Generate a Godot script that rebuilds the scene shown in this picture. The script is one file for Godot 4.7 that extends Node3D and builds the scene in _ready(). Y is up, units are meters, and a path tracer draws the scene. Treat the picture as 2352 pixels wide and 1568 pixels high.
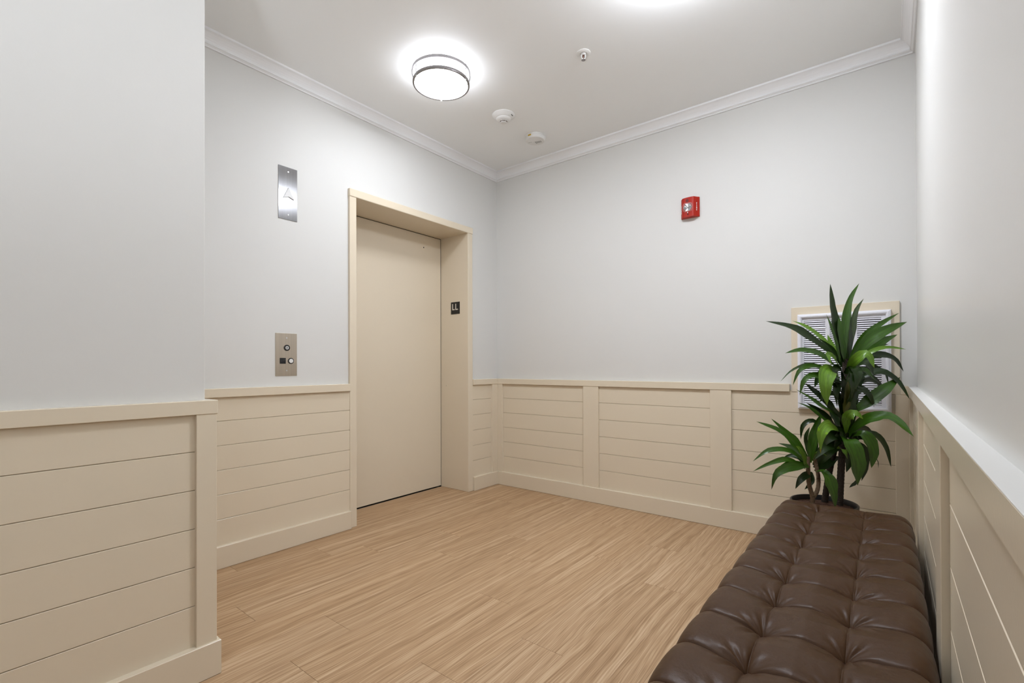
extends Node3D
# An elevator lobby: x runs along the back wall, z comes out of it towards the camera, y is up; metres.

const CH := 2.775          # ceiling height
const PLANK := 0.013       # how far wainscot pieces stand out of the painted wall
const STILE := 0.0275
const RAIL := 0.0305
const BASE := 0.038
const GROOVES := [0.8895, 0.7645, 0.636, 0.507, 0.3785, 0.25, 0.112]

var mat := {}
var glow_a := 10.0
var glow_b := 54.0  # glow of the unseen second light, set strong to lift the ceiling
var glow_c := 5.0
var k_near := 0.55
var k_far := 0.15
var k_fill := 3.2  # strength of the added fill light behind the camera
const LAMP := Color(0.93, 0.95, 0.988)

func _ready() -> void:
	camera_and_light()
	make_materials()
	build_shell()
	build_floor()
	build_wainscot()
	build_mouldings()
	build_elevator()
	build_ceiling_things()
	build_wall_things()
	build_bench()
	build_plant()

func camera_and_light() -> void:
	var cam := Camera3D.new()
	cam.name = "camera"
	add_child(cam)
	cam.projection = Camera3D.PROJECTION_FRUSTUM
	cam.near = 0.05
	cam.far = 60.0
	cam.size = 1568.0 / 1097.475 * 0.05
	cam.frustum_offset = Vector2(0, (834.533 - 784.0) / 1097.475 * 0.05)
	cam.position = Vector3(2.76011, 1.05, 3.30809)
	cam.basis = Basis(Vector3.UP, 0.663593) * Basis(Vector3.RIGHT, 0.0048685) * Basis(Vector3.BACK, -0.0031453)
	cam.current = true
	var we := WorldEnvironment.new()
	we.name = "environment"
	var e := Environment.new()
	e.background_mode = Environment.BG_COLOR
	e.background_color = Color(0, 0, 0)
	e.tonemap_mode = Environment.TONE_MAPPER_LINEAR
	e.tonemap_exposure = 1.45
	e.sdfgi_enabled = true
	e.ssao_enabled = true
	e.ssil_enabled = true
	we.environment = e
	add_child(we)

# ---------------------------------------------------------------- helpers

func V(x: float, y: float, z: float) -> Vector3:
	return Vector3(x, y, z)

func new_st() -> SurfaceTool:
	var st := SurfaceTool.new()
	st.begin(Mesh.PRIMITIVE_TRIANGLES)
	return st

func uv_of(p: Vector3, n: Vector3) -> Vector2:
	var a := n.abs()
	if a.x >= a.y and a.x >= a.z:
		return Vector2(p.z, p.y)
	if a.y >= a.z:
		return Vector2(p.z, p.x)
	return Vector2(p.x, p.y)

func tri(st: SurfaceTool, a: Vector3, b: Vector3, c: Vector3, n: Vector3) -> void:
	var pts := [a, b, c]
	if (b - a).cross(c - a).dot(n) > 0.0:
		pts = [a, c, b]
	for q in pts:
		st.set_normal(n)
		st.set_uv(uv_of(q, n))
		st.add_vertex(q)

func quad(st: SurfaceTool, a: Vector3, b: Vector3, c: Vector3, d: Vector3, n: Vector3) -> void:
	tri(st, a, b, c, n)
	tri(st, a, c, d, n)

# a box from lo to hi with edges chamfered by r
func box(st: SurfaceTool, lo: Vector3, hi: Vector3, r := 0.0) -> void:
	var c := (lo + hi) / 2.0
	var h := (hi - lo) / 2.0
	r = minf(r, minf(h.x, minf(h.y, h.z)) * 0.9)
	for ax in 3:
		var u := (ax + 1) % 3
		var w := (ax + 2) % 3
		for s in [-1.0, 1.0]:
			var n := Vector3.ZERO
			n[ax] = s
			var q := []
			for k in [[-1, -1], [1, -1], [1, 1], [-1, 1]]:
				var p := Vector3.ZERO
				p[ax] = s * h[ax]
				p[u] = k[0] * (h[u] - r)
				p[w] = k[1] * (h[w] - r)
				q.append(c + p)
			quad(st, q[0], q[1], q[2], q[3], n)
		if r > 0.0:
			for s in [-1.0, 1.0]:
				for t in [-1.0, 1.0]:
					var n := Vector3.ZERO
					n[u] = s
					n[w] = t
					var q := []
					for k in [[-1, 0], [1, 0], [1, 1], [-1, 1]]:
						var p := Vector3.ZERO
						p[ax] = k[0] * (h[ax] - r)
						p[u] = s * (h[u] - (r if k[1] == 1 else 0.0))
						p[w] = t * (h[w] - (0.0 if k[1] == 1 else r))
						q.append(c + p)
					quad(st, q[0], q[1], q[2], q[3], n.normalized())
	if r > 0.0:
		for sx in [-1.0, 1.0]:
			for sy in [-1.0, 1.0]:
				for sz in [-1.0, 1.0]:
					var s := V(sx, sy, sz)
					tri(st, c + s * (h - V(0, r, r)), c + s * (h - V(r, 0, r)), c + s * (h - V(r, r, 0)), s.normalized())

# a closed profile of (radius, height) points turned round the y axis; sharp where the profile bends more than 35 degrees
func lathe(st: SurfaceTool, prof: Array, segs := 48, at := Vector3.ZERO) -> void:
	for i in prof.size() - 1:
		var p: Vector2 = prof[i]
		var q: Vector2 = prof[i + 1]
		if p.is_equal_approx(q):
			continue
		var d := (q - p).normalized()
		var n0 := Vector2(d.y, -d.x)
		var na := n0
		var nb := n0
		if i > 0:
			var e: Vector2 = (p - prof[i - 1]).normalized()
			if e.dot(d) > 0.82:
				na = (n0 + Vector2(e.y, -e.x)).normalized()
		if i < prof.size() - 2:
			var e: Vector2 = (prof[i + 2] - q).normalized()
			if e.dot(d) > 0.82:
				nb = (n0 + Vector2(e.y, -e.x)).normalized()
		for k in segs:
			var ring := []
			for m in [k, k + 1]:
				var a: float = TAU * m / segs
				var r := V(cos(a), 0, sin(a))
				ring.append([r * p.x + V(0, p.y, 0), r * na.x + V(0, na.y, 0), r * q.x + V(0, q.y, 0), r * nb.x + V(0, nb.y, 0), float(m) / segs])
			var A = ring[0]
			var B = ring[1]
			var vs := [[A[0], A[1], A[4], 0], [A[2], A[3], A[4], 1], [B[2], B[3], B[4], 1], [B[0], B[1], B[4], 0]]
			for t in [[0, 1, 2], [0, 2, 3]]:
				var x = [vs[t[0]], vs[t[1]], vs[t[2]]]
				var f: Vector3 = (x[1][0] - x[0][0]).cross(x[2][0] - x[0][0])
				if f.length() < 1e-12:
					continue
				if f.dot(x[0][1] + x[1][1] + x[2][1]) > 0.0:
					x = [x[0], x[2], x[1]]
				for v in x:
					st.set_normal(v[1])
					st.set_uv(Vector2(v[2], v[3]))
					st.add_vertex(at + v[0])

# a round tube along points with a radius at each
func tube(st: SurfaceTool, pts: Array, rad: Array, segs := 10) -> void:
	var rings := []
	for i in pts.size():
		var t: Vector3 = (pts[mini(i + 1, pts.size() - 1)] - pts[maxi(i - 1, 0)]).normalized()
		var s := t.cross(V(0.13, 0.21, 1)).normalized()
		var u := s.cross(t)
		var ring := []
		for k in segs + 1:
			var a := TAU * k / segs
			var n := s * cos(a) + u * sin(a)
			ring.append([pts[i] + n * rad[i], n, Vector2(float(k) / segs, i * 0.25)])
		rings.append(ring)
	for i in pts.size() - 1:
		for k in segs:
			patch(st, rings[i][k], rings[i][k + 1], rings[i + 1][k + 1], rings[i + 1][k])
	for e in [0, pts.size() - 1]:
		var n: Vector3 = (pts[1] - pts[0]) * -1.0 if e == 0 else pts[-1] - pts[-2]
		for k in segs:
			tri(st, pts[e], rings[e][k][0], rings[e][k + 1][0], n.normalized())

# a quad of [point, normal, uv] corners with smooth normals
func patch(st: SurfaceTool, a: Array, b: Array, c: Array, d: Array) -> void:
	for t in [[a, b, c], [a, c, d]]:
		var f: Vector3 = (t[1][0] - t[0][0]).cross(t[2][0] - t[0][0])
		var x: Array = t
		if f.dot(t[0][1] + t[1][1] + t[2][1]) > 0.0:
			x = [t[0], t[2], t[1]]
		for v in x:
			st.set_normal(v[1])
			st.set_uv(v[2])
			st.add_vertex(v[0])

# a flat outline in the xy plane given depth along z from z0 to z1
func slab(st: SurfaceTool, outline: PackedVector2Array, z0: float, z1: float) -> void:
	var idx := Geometry2D.triangulate_polygon(outline)
	for i in range(0, idx.size(), 3):
		for z in [z0, z1]:
			var a := outline[idx[i]]
			var b := outline[idx[i + 1]]
			var c := outline[idx[i + 2]]
			tri(st, V(a.x, a.y, z), V(b.x, b.y, z), V(c.x, c.y, z), V(0, 0, 1 if z == z1 else -1))
	var mid := Vector2.ZERO
	var area := 0.0
	for i in outline.size():
		area += outline[i].cross(outline[(i + 1) % outline.size()])
	for i in outline.size():
		var a := outline[i]
		var b := outline[(i + 1) % outline.size()]
		var d := (b - a).normalized()
		var n := Vector2(d.y, -d.x) * signf(area)
		quad(st, V(a.x, a.y, z0), V(b.x, b.y, z0), V(b.x, b.y, z1), V(a.x, a.y, z1), V(n.x, n.y, 0))

func add(called: String, st: SurfaceTool, m: Material, parent: Node3D = null) -> MeshInstance3D:
	var o := MeshInstance3D.new()
	o.name = called
	st.index()
	o.mesh = st.commit()
	o.mesh.surface_set_material(0, m)
	(parent if parent else self as Node3D).add_child(o, true)
	return o

func add_box(called: String, lo: Vector3, hi: Vector3, r: float, m: Material, parent: Node3D = null) -> MeshInstance3D:
	var st := new_st()
	box(st, lo, hi, r)
	return add(called, st, m, parent)

func thing(called: String, label: String, category: String, at: Vector3, group := "") -> Node3D:
	var o := Node3D.new()
	o.name = called
	add_child(o, true)
	o.position = at
	o.set_meta("label", label)
	o.set_meta("category", category)
	if group:
		o.set_meta("group", group)
	return o

func structure(o: Node3D) -> Node3D:
	o.set_meta("kind", "structure")
	return o

# a wall's own axes: x along the wall, y up, z out into the room
func wall_axes(o: Node3D, at: Vector3, out: Vector3) -> void:
	out = out.normalized()
	o.transform = Transform3D(Basis(Vector3.UP.cross(out), Vector3.UP, out), at)

# ---------------------------------------------------------------- materials

func paint(c: Color, rough: float, spec := 0.5) -> StandardMaterial3D:
	var m := StandardMaterial3D.new()
	m.albedo_color = c
	m.roughness = rough
	m.metallic_specular = spec
	return m

func noise_tex(freq: float, size := 512, kind := FastNoiseLite.TYPE_SIMPLEX_SMOOTH, seed_ := 1) -> NoiseTexture2D:
	var n := FastNoiseLite.new()
	n.noise_type = kind
	n.frequency = freq
	n.seed = seed_
	n.fractal_octaves = 3
	var t := NoiseTexture2D.new()
	t.width = size
	t.height = size
	t.seamless = true
	t.noise = n
	return t

func relief(m: StandardMaterial3D, t: Texture2D, cm: float, per_m: float) -> void:
	m.heightmap_enabled = true
	m.heightmap_texture = t
	m.heightmap_scale = cm
	m.uv1_triplanar = true
	m.uv1_scale = Vector3.ONE * per_m

func make_materials() -> void:
	var roller := noise_tex(0.06, 512, FastNoiseLite.TYPE_SIMPLEX_SMOOTH, 3)
	mat.wall = paint(Color8(220, 219, 215), 0.55, 0.4)
	mat.wall_gloss = paint(Color8(220, 219, 215), 0.32, 0.45)
	mat.ceiling = paint(Color8(245, 246, 245), 0.6, 0.5)
	mat.white_trim = paint(Color8(237, 237, 237), 0.4, 0.45)
	mat.trim = paint(Color8(226, 213, 190), 0.22, 0.5)
	for m in [mat.wall, mat.wall_gloss]:
		relief(m, roller, 0.006, 2.6)
	relief(mat.trim, roller, 0.004, 3.0)
	mat.dark = paint(Color8(14, 13, 12), 0.7)
	mat.black = paint(Color8(16, 16, 17), 0.35)
	mat.white_plastic = paint(Color8(233, 232, 229), 0.4)
	mat.grille_white = paint(Color8(232, 232, 238), 0.4)
	mat.vent_dark = paint(Color8(34, 30, 30), 0.8)
	mat.letter = paint(Color8(222, 214, 200), 0.5)
	mat.dim_letter = paint(Color8(52, 52, 54), 0.5)
	mat.arrow = paint(Color8(226, 226, 224), 0.45)
	mat.red = paint(Color8(170, 30, 10), 0.45, 0.4)
	mat.reflector = paint(Color8(150, 150, 152), 0.3)
	mat.reflector.metallic = 1.0
	mat.red_dark = paint(Color8(110, 22, 14), 0.5)
	mat.rust = paint(Color8(92, 34, 14), 0.25)
	mat.grey_slot = paint(Color8(96, 94, 90), 0.7)
	mat.brown_slot = paint(Color8(92, 74, 60), 0.7)
	mat.yellow = paint(Color8(196, 158, 52), 0.5)
	mat.pot = paint(Color8(28, 27, 30), 0.4)
	mat.leg = paint(Color8(52, 34, 24), 0.4)
	mat.nickel = paint(Color8(148, 144, 144), 0.4)
	mat.nickel.metallic = 1.0
	mat.chrome = paint(Color8(235, 235, 235), 0.3)
	mat.chrome.metallic = 1.0
	mat.steel = brushed(Color8(166, 166, 168), 0.17, 0.95)
	mat.bronze = brushed(Color8(214, 202, 186), 0.36, 0.7)
	mat.lens = []
	for g in [glow_a, glow_b, glow_c]:
		var m := paint(Color8(250, 250, 248), 0.5)
		m.emission_enabled = true
		m.emission = LAMP
		m.emission_energy_multiplier = g
		mat.lens.append(m)
	mat.fill_disc = paint(Color8(250, 250, 248), 0.5)  # glowing disc of the added fill light
	mat.fill_disc.emission_enabled = true
	mat.fill_disc.emission = LAMP
	mat.fill_disc.emission_energy_multiplier = 2.0
	mat.glass = paint(Color(1, 1, 1, 0.12), 0.05)
	mat.glass.transparency = BaseMaterial3D.TRANSPARENCY_ALPHA
	mat.leather = paint(Color8(68, 46, 28), 0.4, 0.3)
	var grain := noise_tex(0.045, 512, FastNoiseLite.TYPE_CELLULAR, 7)
	relief(mat.leather, grain, 0.022, 7.0)
	mat.soil = paint(Color8(82, 52, 34), 0.95)
	relief(mat.soil, noise_tex(0.05, 256, FastNoiseLite.TYPE_CELLULAR, 9), 1.2, 7.0)
	mat.bark = paint(Color8(96, 76, 54), 0.85)
	relief(mat.bark, noise_tex(0.03, 256, FastNoiseLite.TYPE_SIMPLEX_SMOOTH, 11), 0.4, 14.0)
	mat.bark_dark = paint(Color8(46, 36, 27), 0.85)
	relief(mat.bark_dark, noise_tex(0.03, 256, FastNoiseLite.TYPE_SIMPLEX_SMOOTH, 11), 0.4, 14.0)
	var wood := ImageTexture.create_from_image(wood_image())
	mat.planks = []
	for c in [Color8(255, 255, 255), Color8(252, 251, 250), Color8(249, 247, 244), Color8(253, 251, 248)]:
		var m := paint(c, 0.5, 0.4)
		m.albedo_texture = wood
		mat.planks.append(m)
	var leaf_tex := ImageTexture.create_from_image(leaf_image(false))
	var leaf_worn := ImageTexture.create_from_image(leaf_image(true))
	mat.leaves = []
	var tones := [Color8(33, 59, 11), Color8(62, 104, 18), Color8(114, 158, 44), Color8(122, 166, 48), Color8(76, 100, 54), Color8(102, 104, 38), Color8(56, 92, 22)]
	for k in tones.size():
		var m := paint(tones[k], 0.32, 0.5)
		m.albedo_texture = leaf_worn if k in [3, 6] else leaf_tex
		m.backlight_enabled = true
		m.backlight = Color(0.18, 0.22, 0.08)
		mat.leaves.append(m)

func brushed(c: Color, rough: float, aniso: float) -> StandardMaterial3D:
	var m := paint(c, rough)
	m.metallic = 1.0
	m.anisotropy_enabled = true
	m.anisotropy = aniso
	var im := Image.create(256, 16, false, Image.FORMAT_RGB8)
	var rng := RandomNumberGenerator.new()
	rng.seed = 5
	for x in 256:
		var v := 0.93 + 0.07 * rng.randf()
		for y in 16:
			im.set_pixel(x, y, Color(v, v, v))
	m.albedo_texture = ImageTexture.create_from_image(im)
	m.uv1_scale = Vector3(4, 1, 1)
	return m

func wood_image() -> Image:
	var W := 1024
	var H := 1024
	var im := Image.create(W, H, false, Image.FORMAT_RGB8)
	var a := FastNoiseLite.new()
	a.noise_type = FastNoiseLite.TYPE_SIMPLEX_SMOOTH
	a.frequency = 1.0
	a.fractal_type = FastNoiseLite.FRACTAL_NONE
	a.seed = 21
	var b := FastNoiseLite.new()
	b.noise_type = FastNoiseLite.TYPE_PERLIN
	b.frequency = 1.0
	b.fractal_type = FastNoiseLite.FRACTAL_NONE
	b.seed = 22
	var data := PackedByteArray()
	data.resize(W * H * 3)
	var lo := Color8(153, 121, 88)
	var md := Color8(185, 153, 118)
	var hi := Color8(209, 181, 148)
	var k := 0
	for j in H:
		var y := j / float(H) * 0.8
		for i in W:
			var x := i / float(W) * 2.4
			var yy := y + a.get_noise_2d(x * 0.9, y * 5.0) * 0.02 + a.get_noise_2d(x * 3.1, y * 14.0 + 50.0) * 0.003
			var band := b.get_noise_2d(x * 0.55, yy * 52.0)
			var mid := b.get_noise_2d(x * 1.3 + 9.0, yy * 185.0)
			var fine := b.get_noise_2d(x * 9.0 + 30.0, yy * 420.0)
			var line := 1.0 - absf(b.get_noise_2d(x * 0.6 + 70.0, yy * 75.0)) * 3.0
			var t := 0.52 + 0.3 * band + 0.4 * mid + 0.36 * fine
			if line > 0.0:
				t -= 0.16 * line * line
			t = clampf(t, 0.0, 1.0)
			var c := lo.lerp(md, t * 2.0) if t < 0.5 else md.lerp(hi, t * 2.0 - 1.0)
			data[k] = int(c.r * 255.0)
			data[k + 1] = int(c.g * 255.0)
			data[k + 2] = int(c.b * 255.0)
			k += 3
	return Image.create_from_data(W, H, false, Image.FORMAT_RGB8, data)

# u across the blade, v from the base to the tip; multiplies the leaf's green
func leaf_image(worn: bool) -> Image:
	var im := Image.create(64, 256, false, Image.FORMAT_RGB8)
	var n := FastNoiseLite.new()
	n.frequency = 1.0
	n.seed = 41
	for j in 256:
		var v := j / 255.0
		for i in 64:
			var u := i / 63.0
			var s := 0.84 + 0.22 * n.get_noise_2d(u * 26.0, v * 1.6) + 0.12 * n.get_noise_2d(u * 5.0 + 40.0, v * 4.0)
			var c := Color(s, s, s)
			if absf(u - 0.5) < 0.035:
				c = c * 1.12
			var pale := clampf((0.16 - v) / 0.16, 0.0, 1.0)
			c = c.lerp(Color(1.0, 0.98, 0.75), 0.4 * pale)
			var tip := clampf((v - 0.93) / 0.06 + 0.5 * n.get_noise_2d(u * 6.0, 7.0), 0.0, 1.0) if v > 0.9 else 0.0
			c = c.lerp(Color(1.0, 0.8, 0.55), 0.7 * tip)
			if worn:
				if absf(v - 0.66) < 0.02 and (u < 0.2 or u > 0.75):
					c = Color(1.6, 1.25, 0.5)
				if v > 0.93:
					c = c.lerp(Color(1.0, 0.62, 0.5), 0.8)
			im.set_pixel(i, j, c.clamp())
	return im

# ---------------------------------------------------------------- the setting

func build_shell() -> void:
	# wall_left holds the elevator opening; its own x runs towards the camera's far side, so local x = -z
	var st := new_st()
	var o := structure(add_empty("wall_left"))
	wall_axes(o, Vector3.ZERO, V(1, 0, 0))
	box(st, V(-2.70, 0, -0.13), V(-1.468, CH, 0))
	box(st, V(-0.386, 0, -0.13), V(0, CH, 0))
	box(st, V(-1.468, 2.165, -0.13), V(-0.386, CH, 0))
	add("wall_surface", st, mat.wall, o)
	o = structure(add_empty("wall_back"))
	wall_axes(o, Vector3.ZERO, V(0, 0, 1))
	add_box("wall_surface", V(-0.13, 0, -0.13), V(3.02, CH, 0), 0, mat.wall, o)
	# the nib wall nearer the camera, its front and its short return
	o = structure(add_empty("wall_front"))
	wall_axes(o, V(0.9212, 0, 2.666), V(1, 0, 0))
	st = new_st()
	box(st, V(-4.6, 0, -0.93), V(0, CH, 0), 0.002)
	add("wall_surface", st, mat.wall, o)
	# the right wall is a touch out of square and its plaster swells away in the corner
	o = structure(add_empty("wall_right"))
	wall_axes(o, V(2.884, 0, 0), V(-1, 0, -0.0045))
	st = new_st()
	box(st, V(-0.14, 0, -0.16), V(7.3, CH, -0.018))
	var ss := []
	for i in 41:
		ss.append(-0.02 + 2.4 * pow(i / 40.0, 2.0))
	ss.append(7.3)
	var grid := []
	for j in 13:
		var y := CH * j / 12.0
		var row := []
		for s in ss:
			var z := swell(s, y)
			var dz := (swell(s + 0.002, y) - swell(s - 0.002, y)) / 0.004
			var dy := (swell(s, y + 0.01) - swell(s, y - 0.01)) / 0.02
			row.append([V(s, y, z), V(-dz, -dy, 1).normalized(), Vector2(s, y)])
		grid.append(row)
	for j in 12:
		for i in ss.size() - 1:
			patch(st, grid[j][i], grid[j][i + 1], grid[j + 1][i + 1], grid[j + 1][i])
	add("wall_surface", st, mat.wall_gloss, o)
	o = structure(add_empty("wall_rear"))
	wall_axes(o, V(2.9, 0, 7.2), V(0, 0, -1))
	add_box("wall_surface", V(-0.1, 0, -0.13), V(2.1, CH, 0), 0, mat.wall, o)
	structure(add_box("ceiling", V(-0.13, CH, -0.13), V(3.05, CH + 0.1, 7.33), 0, mat.ceiling))

func swell(s: float, y: float) -> float:
	var reach := 0.22 + 0.35 * clampf((y - 0.9) / 1.8, 0.0, 1.0)
	return -0.008 * exp(-maxf(s, 0.0) / reach)

func add_empty(called: String) -> Node3D:
	var o := Node3D.new()
	o.name = called
	add_child(o, true)
	return o

func build_floor() -> void:
	var o := structure(add_box("floor", V(-0.34, -0.12, -0.1), V(3.05, -0.008, 7.3), 0, mat.dark))
	var rng := RandomNumberGenerator.new()
	rng.seed = 77
	var joints := {-2: 1.02, -1: 1.832, 0: 1.6395, 1: 2.403, 2: 1.434, 3: 2.205, 4: 2.4503, 5: 1.655, 6: 0.95, 7: 0.6107, 8: 1.092, 9: 0.674, 10: 1.5, 11: 2.1, 12: 0.4}
	for k in range(-4, 13):
		var xa := 0.1375 + 0.1885 * (k + 1)
		var xb := xa + 0.1885
		var recess := xb < 0.0
		if xa < -0.335:
			xa = -0.335
		if xb < -0.3 or xa > 2.92:
			continue
		xb = minf(xb, 2.96)
		var z0 := 0.36 if recess else 0.0
		var z1 := 1.49 if recess else 7.25
		var cuts := [z0]
		var j := fposmod(float(joints.get(k, 1.0)), 1.22)
		if recess:
			j = 9.0
		while j < z1:
			if j > z0 + 0.02:
				cuts.append(j)
			j += 1.22
		cuts.append(z1)
		for i in cuts.size() - 1:
			var lo := V(xa + 0.00012, -0.008, cuts[i] + 0.0005)
			var hi := V(xb - 0.00012, 0.0, cuts[i + 1] - 0.0005)
			var st := new_st()
			plank(st, lo, hi, rng)
			add("floor_plank", st, mat.planks[rng.randi() % 4], o)

func plank(st: SurfaceTool, lo: Vector3, hi: Vector3, rng: RandomNumberGenerator) -> void:
	var b := new_st()
	box(b, lo, hi, 0.00035)
	var off := Vector2(rng.randf() * 0.45, rng.randf() * 0.72)
	var flip := rng.randf() < 0.5
	var arr := b.commit_to_arrays()
	var vs: PackedVector3Array = arr[Mesh.ARRAY_VERTEX]
	var ns: PackedVector3Array = arr[Mesh.ARRAY_NORMAL]
	for i in vs.size():
		var across := (vs[i].x - lo.x) / 0.8
		st.set_normal(ns[i])
		st.set_uv(off + Vector2((vs[i].z - lo.z) / 2.4, (0.1885 / 0.8 - across) if flip else across))
		st.add_vertex(vs[i])

# planks, stiles between them and all of it in the wall's own axes; spans are [from, to] of plank bays, stiles likewise
func wainscot(o: Node3D, bays: Array, stiles: Array) -> void:
	for b in bays:
		for k in GROOVES.size() - 1:
			add_box("plank", V(b[0] - 0.01, GROOVES[k + 1] + 0.0011, -0.002), V(b[1] + 0.01, GROOVES[k] - 0.0011, PLANK), 0.0012, mat.trim, o)
		add_box("backing", V(b[0], 0.1, -0.004), V(b[1], 0.9, PLANK - 0.006), 0.0, mat.trim, o)
	for s in stiles:
		add_box("stile", V(s[0], 0.1, -0.002), V(s[1], 0.8900, STILE), 0.0012, mat.trim, o)

func build_wainscot() -> void:
	var o: Node3D = get_node("wall_left")
	wainscot(o, [[-2.57, -1.512], [-0.337, -0.095]], [[-2.666, -2.57], [-0.095, -0.001]])
	o = get_node("wall_back")
	wainscot(o, [[0.0837, 0.8971], [1.0295, 1.8474], [1.9786, 2.8001]], [[0.0, 0.0837], [0.8971, 1.0295], [1.8474, 1.9786], [2.8001, 2.885]])
	add_box("vent_board", V(2.3148, 0.8895, -0.002), V(2.8208, 1.3924, 0.016), 0.0012, mat.trim, o)
	o = get_node("wall_front")
	wainscot(o, [[-1.02, -0.0345], [-1.98, -1.15], [-2.94, -2.11], [-3.9, -3.07]], [[-0.0345, STILE], [-1.15, -1.02], [-2.11, -1.98], [-3.07, -2.94], [-4.05, -3.9]])
	# the return side of the nib, facing the back wall
	var back := Node3D.new()
	back.name = "return_panel"
	o.add_child(back)
	back.transform = o.transform.affine_inverse() * Transform3D(Basis(V(-1, 0, 0), Vector3.UP, V(0, 0, -1)), V(0.9212, 0, 2.666))
	for k in GROOVES.size() - 1:
		add_box("plank", V(0.06, GROOVES[k + 1] + 0.0011, -0.002), V(0.87, GROOVES[k] - 0.0011, PLANK), 0.0012, mat.trim, back)
	add_box("stile", V(-0.0005, 0.1, -0.002), V(0.068, 0.89, STILE - 0.0004), 0.0012, mat.trim, back)
	o = get_node("wall_right")
	wainscot(o, [[0.09, 0.895], [1.03, 1.85], [1.98, 2.80], [2.93, 3.75], [3.88, 4.70], [4.83, 5.65], [5.78, 6.6]], [[0.0, 0.09], [0.895, 1.03], [1.85, 1.98], [2.80, 2.93], [3.75, 3.88], [4.70, 4.83], [5.65, 5.78], [6.6, 6.75]])

# ---- rails, skirtings and cornices

func run(called: String, wall: String, spans: Array, lo_y: float, hi_y: float, out: float, r := 0.0018) -> void:
	var st := new_st()
	for s in spans:
		box(st, V(s[0], lo_y, -0.003), V(s[1], hi_y, out), r)
	var o := structure(add(called, st, mat.trim))
	o.transform = (get_node(wall) as Node3D).transform

const CORNICE := [[0.0605, 0.0], [0.0605, 0.0105], [0.057, 0.0125], [0.0545, 0.0125], [0.047, 0.0165], [0.038, 0.024], [0.029, 0.034], [0.0225, 0.044], [0.0195, 0.0515], [0.0195, 0.054], [0.0225, 0.0555], [0.0235, 0.0585], [0.0215, 0.0615], [0.0165, 0.0625], [0.0145, 0.065], [0.011, 0.0665], [0.0105, 0.0735], [-0.012, 0.0735]]

# a cornice along a wall from a to b; m = 1 cuts that end for an inner corner, -1 for an outer one, 0 square
func cornice(called: String, wall: String, a: float, b: float, ma: float, mb: float) -> void:
	var st := new_st()
	for i in CORNICE.size() - 1:
		var p = CORNICE[i]
		var q = CORNICE[i + 1]
		var A := V(a + ma * p[0], CH - p[1], p[0])
		var B := V(b - mb * p[0], CH - p[1], p[0])
		var C := V(b - mb * q[0], CH - q[1], q[0])
		var D := V(a + ma * q[0], CH - q[1], q[0])
		var n := V(0, q[0] - p[0], q[1] - p[1]).normalized()
		quad(st, A, B, C, D, n)
	var o := structure(add(called, st, mat.white_trim))
	o.transform = (get_node(wall) as Node3D).transform

func build_mouldings() -> void:
	run("trim_1", "wall_left", [[-2.666, -1.5115], [-0.3370, 0.0]], 0.8895, 0.9363, RAIL)
	run("trim_2", "wall_back", [[0.0, 2.3058], [2.8208, 2.888]], 0.8895, 0.9363, RAIL)
	run("trim_3", "wall_right", [[0.0, 7.2]], 0.8895, 0.9363, RAIL)
	add_box("ledge", V(0.0, 0.9358, -0.002), V(7.2, 0.9371, RAIL + 0.0002), 0.0004, mat.wall_gloss, get_node("trim_3"))
	run("trim_4", "wall_front", [[-4.5, RAIL]], 0.8895, 0.9363, RAIL)
	structure(add_box("trim_5", V(0.0, 0.8895, 2.666 - RAIL), V(0.9212 + RAIL - 0.001, 0.9362, 2.668), 0.0018, mat.trim))
	run("baseboard_left", "wall_left", [[-2.666, -1.5115], [-0.3370, 0.0]], 0.0008, 0.1154, BASE)
	run("baseboard_back", "wall_back", [[0.0, 2.888]], 0.0008, 0.1154, BASE)
	run("baseboard_right", "wall_right", [[0.0, 7.2]], 0.0008, 0.1154, BASE)
	run("baseboard_front", "wall_front", [[-4.5, BASE]], 0.0008, 0.1154, BASE)
	structure(add_box("baseboard_return", V(0.0, 0.0008, 2.666 - BASE), V(0.9212 + BASE - 0.001, 0.1153, 2.668), 0.0018, mat.trim))
	cornice("trim_6", "wall_left", -2.666, 0.0, 1, 1)
	cornice("trim_7", "wall_back", 0.0, 2.892, 1, 1)
	cornice("trim_8", "wall_right", 0.0, 7.2, 1, 1)
	(get_node("trim_8") as Node3D).position.x += 0.0085
	cornice("trim_9", "wall_front", -4.53, 0.0, 1, -1)
	var keep: Node3D = get_node("wall_front/return_panel")
	cornice("trim_10", "wall_front/return_panel", 0.0, 0.9212, -1, 1)
	(get_node("trim_10") as Node3D).transform = keep.global_transform if keep.is_inside_tree() else Transform3D(Basis(V(-1, 0, 0), Vector3.UP, V(0, 0, -1)), V(0.9212, 0, 2.666))

# ---------------------------------------------------------------- elevator

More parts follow.
